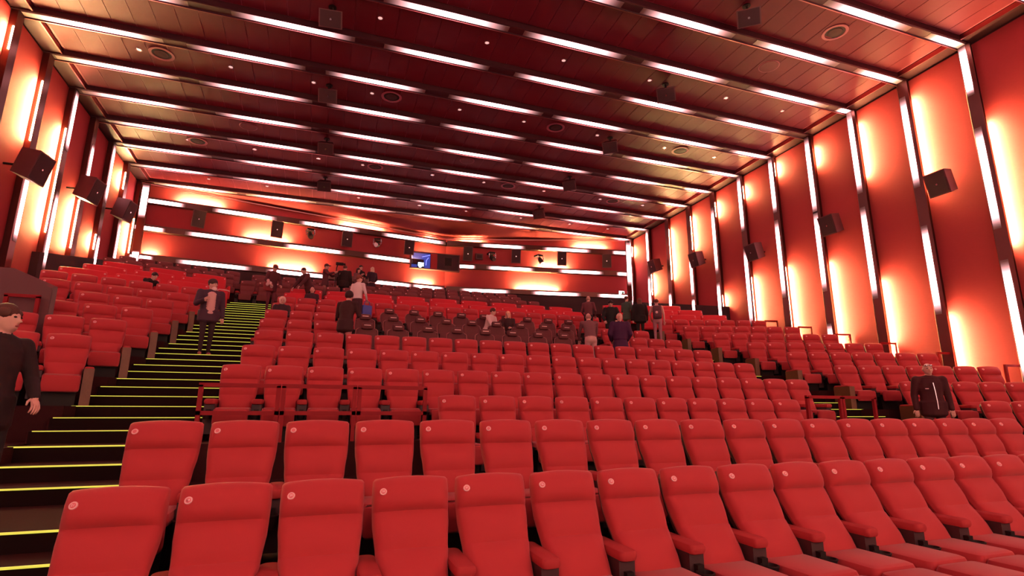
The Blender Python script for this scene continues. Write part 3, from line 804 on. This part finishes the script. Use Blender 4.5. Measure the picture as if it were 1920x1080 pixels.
for k, xs in DL:
    for i, x in enumerate(xs):
        y = ky(k); z = H(y)+.168
        t = thing('downlight', f'small round downlight in the dark ceiling, {ORD[i+1]} from the left in the {LN[k]} line', 'downlight', (x, y, z), 0, 'ceiling downlights')
        bm = new(); n = 16
        ring_loft(bm, [[(r*math.cos(2*PI*j/n), r*math.sin(2*PI*j/n), zz) for j in range(n)] for r, zz in ((.095, 0), (.09, -.014), (.065, -.016), (.06, 0))], False); obj('ring', bm, MT['chrome'], t)
        bm = new(); cyl(bm, (0, 0, .0), (0, 0, -.008), .064, .06, 14); obj('lamp', bm, MT['down'], t)
# projection booth window over the fold of the rear wall
t = thing('projection_booth', 'dark projection booth window with blue glow on the rear wall', 'booth', (5.84, 29.93, GZ+7.82))
bm = new()
for b in ((-1.44, 1.44, 0, .24, -.05, 0), (-1.44, 1.44, 0, .24, .90, .95), (-1.44, -1.37, 0, .24, 0, .9), (1.37, 1.44, 0, .24, 0, .9)): box(bm, *b)
obj('box_shell', bm, MT['spk'], t, False)
bm = new(); box(bm, -1.37, .1, .22, .24, 0, .9); obj('back_wall', bm, MT['blue'], t, False)
bm = new(); box(bm, -.27, .10, .0, .22, 0, .9); obj('post', bm, MT['fabric_deep'], t, False)
bm = new(); box(bm, .10, 1.35, .04, .07, 0, .9); d = obj('dark_pane', bm, MT['grille'], t, False)
bm = new(); box(bm, .55, .95, .02, .04, .25, .72); obj('viewing_port', bm, MT['black'], d, False)
bm = new(); box(bm, -1.35, -.27, .02, .03, 0, .9); obj('glass_pane', bm, MT['glass'], t, False)
bm = new(); box(bm, -1.02, -.62, .10, .21, .02, .36); p = obj('projector', bm, MT['grille'], t, False)
bm = new(); box(bm, -.97, -.66, .085, .1, .12, .32); obj('bright_panel', bm, MT['proj'], p, False)
bm = new(); cyl(bm, (-.86, .10, .10), (-.86, .07, .10), .075, .075, 14); obj('lens', bm, MT['proj'], p, False)
BT = mat('blue_tube', (.2, .2, .6), .5, emit=(.3, .32, 1), est=1.6)
bm = new(); tube(bm, [(-.75, .15, .68), (-.3, .14, .82)], .018, 6); tube(bm, [(-.52, .15, .2), (-.5, .15, .5), (-.38, .15, .66)], .02, 6); obj('blue_tube', bm, BT, t)
# exit sign
t = thing('exit_sign', 'small white illuminated exit sign low on the right rear wall', 'sign', PR(17.2, GZ+6.98, .12))
bm = new(); box(bm, -.20, .20, -.05, .06, -.12, .12); obj('case', bm, MT['chrome'], t, False)
bm = new(); box(bm, -.19, .19, -.056, -.05, -.11, .11); f_ = obj('face', bm, MT['exit'], t, False)
bm = new()
box(bm, .02, .14, -.060, -.056, -.08, .08)                       # doorway
cyl(bm, (-.07, -.060, .05), (-.07, -.056, .05), .018, .018, 10); tube(bm, [(-.065, -.058, .03), (-.085, -.058, -.02), (-.12, -.058, -.07)], .010, 5); tube(bm, [(-.085, -.058, -.02), (-.05, -.058, -.035), (-.055, -.058, -.08)], .010, 5); tube(bm, [(-.11, -.058, .01), (-.07, -.058, .02), (-.03, -.058, -.0)], .007, 5)
obj('running_figure', bm, MT['exitg'], f_, False)

# ------------------------------------------------------------------ people
PM = {}
def pm(nm, col, rough=.8, bump=.15):
    if nm not in PM: PM[nm] = mat(nm, col, rough, bump=bump, bscale=120, spec=.25)
    return PM[nm]
SKIN = pm('skin', (.66, .34, .26), .55, .03); LIP = pm('lips', (.40, .10, .09), .5, 0); EYE = pm('eye_dark', (.02, .012, .01), .3, 0)
V = Vector
def person(label, x, y, z, h, rz, top, bottom, hair, shoe=(.03, .02, .02), bend=0, lean=0, seated=False, arms=('down', 'down'), legs=None, hairstyle='short', coat=0, head_turn=0, head_nod=0, bulk=1.0, beard=None, hat=None, skirt=None, undershirt=None, fine=.017, elb=None):
    t = thing('person', label, 'person', (x, y, z), rz)
    k = h/1.75
    mt, mb = pm('cloth_%.3f_%.3f_%.3f' % top, top), pm('cloth_%.3f_%.3f_%.3f' % bottom, bottom)
    mh, ms = pm('hair_%.3f_%.3f_%.3f' % hair, hair, .6), pm('shoe_%.3f_%.3f_%.3f' % shoe, shoe, .5)
    mats = [SKIN, mt, mb, ms] + ([pm('cloth_%.3f_%.3f_%.3f' % undershirt, undershirt)] if undershirt else [])
    prims = []                                  # (a, b, ra, rb, material, ellipse radii or None)
    def cap(a, b, ra, rb, m): prims.append((V(a)*k, V(b)*k, ra*k, rb*k, m, None))
    hip = V((0, 0, .93)) if not seated else V((0, -.02, .52))
    B = Matrix.Rotation(bend, 3, 'X') @ Matrix.Rotation(lean, 3, 'Y')
    tv = lambda p: hip + B @ V(p)               # torso space: origin at the hips
    bl = bulk
    # torso as a row of flattened ellipses
    TT = ((-.06, .160, .115), (.0, .165, .118), (.10, .155, .112), (.22, .150, .108), (.34, .172, .118), (.43, .176, .113), (.50, .140, .088))
    for q in range(14):
        zz = -.06 + .56*q/13
        for (z0, a0, b0), (z1, a1, b1) in zip(TT, TT[1:]):
            if zz <= z1 + 1e-6: f = (zz-z0)/(z1-z0); rx, ry = a0+(a1-a0)*f, b0+(b1-b0)*f; break
        m = 2 if zz < .03 else 1
        rx *= bl if m == 1 else (bl+1)/2; ry *= bl if m == 1 else (bl+1)/2
        if coat and m == 1: rx += coat*.6; ry += coat*.6
        prims.append((tv((0, 0, zz))*k, None, rx*k, ry*k, m, (.075*k, B)))
    sh = [tv((s*.185*bl, 0, .485)) for s in (-1, 1)]
    cap(sh[0], sh[1], .062*bl, .062*bl, 1)
    if undershirt:
        for q in range(9): prims.append((tv((0, -.098*bl-coat*.5, .02+.052*q))*k, None, .088*k, .048*k, 4, (.06*k, B)))
    # neck and head
    nb = tv((0, .005, .50)); N = B @ Matrix.Rotation(-bend*.55 + head_nod, 3, 'X') @ Matrix.Rotation(head_turn, 3, 'Z')
    hc = nb + (B @ V((0, -.012, .08))) + N @ V((0, -.018, .10))
    cap(nb, hc - N @ V((0, -.01, .06)), .058, .052, 0)
    prims.append((hc*k, None, .074*k, .094*k, 0, (.112*k, N)))
    prims.append(((hc + N @ V((0, -.028, -.062)))*k, None, .052*k, .062*k, 0, (.05*k, N)))
    cap(hc + N @ V((0, -.088, .012)), hc + N @ V((0, -.108, -.022)), .010, .016, 0)
    for s in (-1, 1): prims.append(((hc + N @ V((s*.076, .012, -.008)))*k, None, .012*k, .02*k, 0, (.032*k, N)))
    # arms
    hands = []
    for i, s in enumerate((-1, 1)):
        a = arms[i]; S = sh[i]
        if a == 'down': e = S + V((s*.055, .03, -.285)); wv = e + V((s*.01, -.06, -.245))
        elif a == 'front': e = S + V((s*.07, -.05, -.27)); wv = e + V((-s*.10, -.20, .06))
        elif a == 'low': e = S + V((s*.08, -.02, -.27)); wv = e + V((-s*.06, -.18, -.15))
        elif a == 'reach': e = S + V((s*.04, -.15, -.24)); wv = e + V((-s*.02, -.14, -.19))
        elif a == 'forward': e = S + V((s*.05, -.20, -.17)); wv = e + V((-s*.03, -.22, .06))
        elif a == 'lap': e = S + V((s*.06, -.03, -.27)); wv = e + V((-s*.09, -.22, -.04))
        elif a == 'up': e = S + V((s*.10, -.14, -.20)); wv = e + V((-s*.05, -.12, .22))
        elif a == 'pocket': e = S + V((s*.10, .06, -.26)); wv = e + V((-s*.07, -.08, -.22))
        else: e = S + V(a[0]); wv = e + V(a[1])
        cap(S, e, .056*bl+coat*.5, .046+coat*.5, 1); cap(e, wv, .045+coat*.5, .033+coat*.5, 1)
        cap(wv, wv + (wv-e).normalized()*.03, .027, .026, 0)
        hands.append((wv, (wv-e).normalized(), s))
    # legs
    feet = []
    for i, s in enumerate((-1, 1)):
        hj = hip + V((s*.09, 0, -.02))
        if seated: kn = hip + V((s*.11, -.42, .0)); an = V((s*.11, kn.y-.02, .09))
        else:
            dy = (legs[i] if legs else 0); kn = V((s*.095, -.02+dy*.5 - abs(dy)*.15, .50)); an = V((s*.10, .02+dy, .085 + (.05 if dy > 0.12 else 0)))
        cap(hj, kn, .088, .060, 2); cap(kn, an, .058, .042, 2)
        cap(an + V((0, .03, -.045)), an + V((s*.015, -.14, -.052)), .040, .034, 3)
    if skirt: 
        for q in range(11): prims.append(((hip + V((0, 0, -.02-.04*q)))*k, None, (.172+.006*q+coat*.6)*k, (.13+.006*q+coat*.6)*k, 1, (.07*k, Matrix.Identity(3))))
    elif coat:
        for q in range(6): prims.append((tv((0, 0, .06-.04*q))*k, None, (.172+coat*.8)*bl*k, (.125+coat*.8)*bl*k, 1, (.07*k, B)))
    bm = new()
    for a, b, ra, rb, m, el in prims:
        if el: ellipsoid(bm, a, ra, rb, el[0], 14, 9, el[1])
        else: capsule(bm, a, b, ra, rb, 10, 3)
    bmesh.ops.recalc_face_normals(bm, faces=bm.faces)
    me0 = bpy.data.meshes.new('body'); bm.to_mesh(me0); bm.free()
    ob = bpy.data.objects.new('body', me0); C.objects.link(ob)
    md = ob.modifiers.new('r', 'REMESH'); md.mode = 'VOXEL'; md.voxel_size = fine*k
    sm = ob.modifiers.new('s', 'SMOOTH'); sm.factor = .5; sm.iterations = 6
    me = bpy.data.meshes.new_from_object(ob.evaluated_get(bpy.context.evaluated_depsgraph_get()))
    bpy.data.objects.remove(ob); me.name = 'body'
    me.materials.clear()
    for m in mats: me.materials.append(m)
    def dist(p, pr):
        a, b, ra, rb, m, el = pr
        if el:
            q = el[1].inverted() @ (p-a); return (V((q.x/ra, q.y/rb, q.z/el[0])).length-1)*min(ra, rb, el[0])
        ab = b-a; tt = max(0, min(1, (p-a).dot(ab)/max(ab.length_squared, 1e-9)))
        return (p-a-ab*tt).length - (ra+(rb-ra)*tt)
    for f in me.polygons:
        c = f.center; f.material_index = min(prims, key=lambda pr: dist(c, pr))[4]; f.use_smooth = True
    # hands with five fingers, closed into the same body mesh
    bm = bmesh.new(); bm.from_mesh(me); nf = len(bm.faces)
    for wv, d, s in hands:
        side = d.cross(V((0, -1, 0.2))); side = (side.normalized() if side.length > .05 else V((1, 0, 0)))*1.0
        nrm = d.cross(side).normalized(); W0 = wv*k
        pc = wv + d*.055
        rot = Matrix((side, nrm, d)).transposed()
        ellipsoid(bm, pc*k, .036*k, .015*k, .05*k, 10, 6, rot)
        inw = nrm if nrm.dot(V((0, -1, 0))) < 0 else -nrm
        for j, ln in enumerate((.062, .072, .068, .052)):
            p0 = wv + d*.092 + side*(.026-.0175*j); p1 = p0 + d*ln*.45 + inw*.004; p2 = p1 + d*ln*.33 + inw*.018; p3 = p2 + d*ln*.12 + inw*.022
            tube(bm, [(p0 - d*.02)*k, p1*k, p2*k, p3*k], [.0088*k, .0082*k, .0074*k, .005*k], 6)
        p0 = wv + d*.035 + side*.028; tube(bm, [p0*k, (p0 + d*.03 + side*.022 + inw*.008)*k, (p0 + d*.058 + side*.024 + inw*.022)*k], [.012*k, .0098*k, .006*k], 6)
    bm.faces.ensure_lookup_table()
    for f in bm.faces[nf:]: f.material_index = 0; f.smooth = True
    bm.to_mesh(me); bm.free()
    inst('body', me, t)
    # face
    for s in (-1, 1):
        bm = new(); ellipsoid(bm, (hc + N @ V((s*.030, -.084, .014)))*k, .013*k, .010*k, .008*k, 8, 6, N); obj('eye', bm, EYE, t)
    bm = new(); ellipsoid(bm, (hc + N @ V((0, -.089, -.056)))*k, .024*k, .008*k, .007*k, 8, 6, N); obj('mouth', bm, LIP, t)
    # hair
    bm = new()
    if hairstyle in ('short', 'long', 'pony', 'curly'):
        e_ = 1.16 if hairstyle == 'curly' else 1.0
        ellipsoid(bm, (hc + N @ V((0, .014, .036)))*k, .083*e_*k, .100*e_*k, .096*e_*k, 14, 9, N)
        for s in (-1, 1): ellipsoid(bm, (hc + N @ V((s*.058, -.012, .045)))*k, .028*k, .06*k, .045*k, 10, 6, N)
        if hairstyle == 'long':
            ellipsoid(bm, (hc + N @ V((0, .062, -.10)))*k, .085*k, .045*k, .17*k, 12, 8, N)
            for s in (-1, 1): ellipsoid(bm, (hc + N @ V((s*.072, .02, -.08)))*k, .026*k, .05*k, .14*k, 10, 7, N)
        if hairstyle == 'pony':
            ellipsoid(bm, (hc + N @ V((0, .105, .03)))*k, .032*k, .034*k, .034*k, 10, 7, N); ellipsoid(bm, (hc + N @ V((0, .115, -.06)))*k, .025*k, .025*k, .09*k, 10, 7, N)
    elif hairstyle == 'shaved':
        ellipsoid(bm, (hc + N @ V((0, .022, -.004)))*k, .0775*k, .082*k, .07*k, 14, 9, N)
    elif hairstyle == 'hood':
        ellipsoid(bm, (hc + N @ V((0, .028, .01)))*k, .105*k, .098*k, .13*k, 14, 9, N)
    obj('hood' if hairstyle == 'hood' else 'hair', bm, mh, t)
    if beard:
        bm = new(); ellipsoid(bm, (hc + N @ V((0, -.045, -.098)))*k, .058*k, .058*k, .062*k, 12, 8, N); obj('beard', bm, pm('beard_%.3f' % beard[0], beard), t)
    if hat:
        hm = pm('hat_%.3f_%.3f' % (hat[1][0], hat[1][1]), hat[1])
        bm = new(); ellipsoid(bm, (hc + N @ V((0, .012, .062)))*k, .092*k, .106*k, .085*k, 14, 9, N)
        if hat[0] == 'cap': ellipsoid(bm, (hc + N @ V((0, -.115, .048)))*k, .07*k, .07*k, .010*k, 12, 6, N)
        obj('cap' if hat[0] == 'cap' else 'beanie', bm, hm, t)
    t['hc'] = hc*k; t['hands'] = [c for hv in hands for c in (hv[0]+hv[1]*.1)*k]
    return t
def hand_world(t, i):
    bpy.context.view_layer.update()
    h = t['hands']; return t.matrix_world @ V((h[3*i], h[3*i+1], h[3*i+2]))
def bag(name, label, loc, rz, sx, sy, sz, m, handle=.15, strap=None):
    t = thing(name, label, 'bag', loc, rz)
    bm = new(); rbox(bm, -sx/2, sx/2, -sy/2, sy/2, -sz-handle, -handle, min(sx, sy)*.3, .03); obj('body', bm, m, t)
    bm = new(); tube(bm, [(-sx*.3, 0, -handle-.02), (-sx*.24, 0, -.03), (0, 0, 0), (sx*.24, 0, -.03), (sx*.3, 0, -handle-.02)], .012, 6); obj('handle', bm, m, t)
    return t
BLACK, NAVY, DARK = (.018, .014, .014), (.035, .022, .10), (.05, .022, .022)
az = aisle_z
# near left edge, back half turned
person('man in a dark jacket cropped by the left edge, head turned right', -2.66, 5.95, az(5.96), 1.93, .9, (.022, .010, .011), BLACK, (.09, .03, .02), coat=.02, arms=('low', 'low'), head_turn=.45, fine=.013)
P2 = person('bearded man in a beanie and open dark jacket walking down the left stairs', -2.52, 14.05, az(14.05), 1.80, .35, (.065, .028, .045), (.035, .014, .016), (.06, .03, .02), shoe=(.42, .10, .09), coat=.035, bulk=1.14, arms=('front', 'down'), legs=(-.10, .10), beard=(.80, .56, .48), hat=('beanie', (.06, .028, .03)), head_turn=.75, undershirt=(.66, .34, .31), fine=.012)
person('person in a dark cap and jacket standing on the upper left stairs', -1.92, 21.7, az(21.7), 1.84, .55, (.10, .022, .028), (.16, .03, .045), (.08, .03, .02), coat=.03, arms=('low', 'low'), hat=('cap', (.12, .03, .03)), head_nod=.35, bend=.12)
person('seated blonde person in a pale hood and dark coat beside the left stairs', -1.19, 17.2, FL[9], 1.66, .1, (.05, .02, .025), BLACK, (.80, .55, .42), seated=True, arms=('lap', 'lap'), hairstyle='hood', head_nod=.2, coat=.03)
person('seated man in a dark top, red double seats behind him', -.45, 20.42, FL[11], 1.74, -.1, (.06, .022, .03), BLACK, (.30, .12, .08), seated=True, arms=('lap', 'lap'), hairstyle='shaved')
person('blurred person in a dark coat bending over in the upper rows', -.58, 21.35, FL[12], 1.78, -1.0, (.09, .022, .026), BLACK, (.06, .02, .02), bend=.45, coat=.05, arms=('reach', 'reach'))
CAMOP = person('camera operator in a dark jacket standing under the rear wall', -.05, 24.57, FL[14], 1.80, 1.2, (.11, .03, .035), (.35, .14, .12), (.08, .03, .02), coat=.02, arms=('forward', 'forward'), hat=('cap', (.08, .03, .03)))
person('person in a dark jacket and pale trousers in front of the white shirt man', .50, 13.38, FL[7], 1.80, 2.6, (.045, .014, .015), (.50, .17, .15), (.04, .012, .012), coat=.015, arms=('front', 'front'), hairstyle='curly', bend=.12, bulk=1.1)
WS = person('man in a white shirt and dark trousers carrying a blue bag', 1.0, 18.15, FL[10], 1.86, 2.5, (.85, .62, .58), (.06, .02, .025), (.20, .05, .03), arms=('low', 'down'), head_turn=-.5)
person('dark haired man in a black coat seen from behind, in the top rows', .74, 24.57, FL[14], 1.82, 2.9, (.025, .012, .012), BLACK, (.10, .03, .02), coat=.04, bulk=1.12)
person('dark haired woman beside the man in the black coat', 1.30, 24.57, FL[14], 1.74, .8, (.20, .07, .07), BLACK, (.05, .016, .016), hairstyle='long', arms=('front', 'front'))
person('blonde woman in a dark dress standing under the rear wall', 2.06, 26.17, FL[15], 1.76, -2.7, (.05, .02, .03), (.60, .30, .24), (.75, .45, .32), hairstyle='long', skirt=True, arms=('low', 'front'), coat=.02)
person('person in black hidden behind the blonde woman in the dress', 1.50, 26.17, FL[15], 1.80, .6, BLACK, BLACK, (.03, .012, .012), arms=('front', 'front'))
person('seated man in a pale hoodie leaning towards the dark seats', 5.14, 17.15, FL[9], 1.76, .6, (.78, .50, .45), (.08, .03, .03), (.10, .03, .02), seated=True, bend=.35, arms=('reach', 'lap'), head_turn=.5, coat=.03)
person('seated woman with long blonde hair and dark top among the dark seats', 5.93, 17.18, FL[9], 1.66, -.5, (.06, .022, .025), BLACK, (.75, .36, .22), seated=True, bend=.25, arms=('lap', 'lap'), hairstyle='long')
person('bald man in a dark sweater standing right of the dark seats', 9.45, 18.15, FL[10], 1.78, 2.4, (.16, .045, .05), BLACK, (.45, .20, .15), hairstyle='shaved', arms=('low', 'low'))
person('bald man in a grey sweater and pale jeans bending over the seats', 7.42, 14.15, FL[7], 1.88, 2.9, (.19, .07, .075), (.62, .30, .27), (.48, .22, .17), hairstyle='shaved', bend=.32, arms=('reach', 'reach'), bulk=1.08)
person('man in black with head lowered, behind the woman in purple', 9.5, 16.57, FL[9], 1.80, -.5, BLACK, BLACK, (.03, .012, .012), head_nod=.4, arms=('low', 'low'), coat=.04, bend=.12)
person('blonde woman in a long dark purple coat among the middle seats', 8.38, 14.1, FL[7], 1.84, 2.75, (.060, .014, .050), BLACK, (.78, .42, .30), hairstyle='pony', skirt=True, coat=.06, arms=('low', 'low'), bulk=1.1)
GW = person('person in a green jacket carrying a large bag on the right stairs', 11.75, 19.2, az(19.2), 1.80, 1.9, (.07, .10, .07), (.22, .06, .06), (.10, .03, .02), arms=('low', 'front'), coat=.02, hairstyle='pony')
LH = person('person with long hair and a black coat on the right stairs', 12.0, 18.6, az(18.6), 1.78, 2.9, (.02, .012, .012), BLACK, (.16, .05, .03), hairstyle='long', coat=.07, bulk=1.1)
BP = person('person in a pale sweater with a backpack on the right stairs', 12.42, 18.05, az(18.05), 1.84, 2.6, (.78, .38, .32), (.42, .17, .20), (.10, .03, .02), arms=('down', 'low'))
person('person in black leaning over between the rows on the left', -5.42, 19.38, FL[11], 1.74, .95, (.02, .012, .013), BLACK, (.03, .012, .012), seated=True, bend=.75, arms=('reach', 'reach'), coat=.03)
LM = person('man with glasses pushed up and a dark zipped jacket facing the front rows', 11.75, 7.75, FL[3]+.02, 1.90, -.7, (.055, .010, .013), (.10, .03, .035), (.46, .24, .20), hairstyle='shaved', arms=('down', 'down'), coat=.03, bulk=1.12, fine=.012)
# details and carried things
bm = new(); tube(bm, [(0, -.205, 1.47), (.01, -.222, 1.30), (.02, -.218, 1.10), (.02, -.218, .95)], .010, 5); obj('zip', bm, MT['chrome'], LM)
bm = new(); box(bm, -.145, -.085, -.205, -.195, 1.345, 1.36); obj('chest_mark', bm, MT['badge'], LM, False)
hcv = V(LM['hc'])
bm = new()
for s in (-1, 1): ellipsoid(bm, hcv + V((s*.036, -.085, .075)), .032, .012, .02, 10, 6)
tube(bm, [hcv + V(p) for p in ((-.082, .02, .05), (-.07, -.07, .075), (0, -.10, .08), (.07, -.07, .075), (.082, .02, .05))], .005, 5); obj('glasses', bm, MT['chrome'], LM)
p = hand_world(WS, 0); bag('carrier_bag', 'blue bag in the hand of the man in the white shirt', (p.x, p.y, p.z+.02), .4, .34, .12, .42, pm('blue_bag', (.07, .09, .38), .5))
p = hand_world(GW, 1); bag('shoulder_bag', 'large brown bag held by the person in the green jacket', (p.x-.02, p.y-.1, p.z+.05), .9, .52, .2, .36, pm('brown_bag', (.16, .05, .05), .6))
t = thing('backpack', 'dark backpack worn over the pale sweater on the right stairs', 'bag', BP.location + V((0, 0, 1.24)), 2.6)
bm = new(); rbox(bm, -.17, .17, .14, .33, -.25, .27, .06, .06); obj('body', bm, pm('backpack_cloth', (.13, .05, .06)), t)
bm = new(); rbox(bm, -.13, .13, .32, .39, -.20, .04, .03, .03); obj('front_pocket', bm, pm('backpack_cloth', (.13, .05, .06)), t)
bm = new(); ellipsoid(bm, (.03, .39, -.02), .05, .01, .05, 10, 6); obj('patch', bm, MT['badge'], t)
bm = new()
for s in (-1, 1): tube(bm, [(s*.11, .16, .24), (s*.12, .02, .30), (s*.12, -.15, .18), (s*.13, -.12, -.05), (s*.13, .15, -.20)], .02, 6)
obj('strap', bm, pm('backpack_cloth', (.13, .05, .06)), t)
cp = bpy.data.objects['person.002'] if 'person.002' in bpy.data.objects else None
t = thing('shoulder_bag', 'small dark red bag with pale round tassels at the hip on the upper stairs', 'bag', (-2.02, 21.42, az(21.7)+1.02), .55)
bm = new(); rbox(bm, -.17, .17, -.07, .05, -.26, .06, .04, .04); obj('body', bm, pm('red_bag', (.25, .03, .035)), t)
bm = new()
for q in ((-.06, -.09, .10), (.03, -.1, .02), (-.08, -.1, -.03), (.09, -.09, -.08)): ellipsoid(bm, q, .06, .045, .075, 10, 7)
obj('tassels', bm, pm('pale_fur', (.75, .42, .40)), t)
t = thing('camera_stabilizer', 'camera on a thin upright pole in front of the camera operator', 'camera', (.36, 24.4, FL[14]))
bm = new(); tube(bm, [(.0, 0, .45), (.0, 0, 1.1), (.02, 0, 1.6), (.06, 0, 1.78)], .022, 6); obj('pole', bm, MT['black'], t)
bm = new(); rbox(bm, -.02, .30, -.06, .06, 1.74, 1.86, .02); cyl(bm, (.30, 0, 1.8), (.38, 0, 1.8), .045, .05, 10); obj('camera_body', bm, MT['black'], t)
bm = new(); box(bm, -.05, .10, -.05, .05, 1.2, 1.42); obj('monitor', bm, MT['grille'], t, False)
bm = new()
for a in (0, 2.1, 4.2): tube(bm, [(0, 0, .5), (.18*math.cos(a), .18*math.sin(a), 0)], .014, 5)
obj('tripod_foot', bm, MT['black'], t)
# folding white cup trays seen on some arms of the upper rows
for i, (x, k) in enumerate(((-4.15, 12), (-4.1, 11), (-3.95, 10))):
    t = thing('tray_arm', f'pale curved tray at the end of a left upper row, {ORD[i+1]} from the top', 'tray', (x+.72, ROWY[k]-.75, FL[k]+.66), LA)
    bm = new(); tube(bm, [(-.26, .0, .0), (-.2, 0, .05), (.06, 0, .05), (.14, 0, .02)], .022, 8); obj('tray_rim', bm, MT['badge'], t)
    bm = new(); rbox(bm, -.22, .10, -.03, .1, -.66, .03, .03); obj('stand', bm, MT['love'], t)
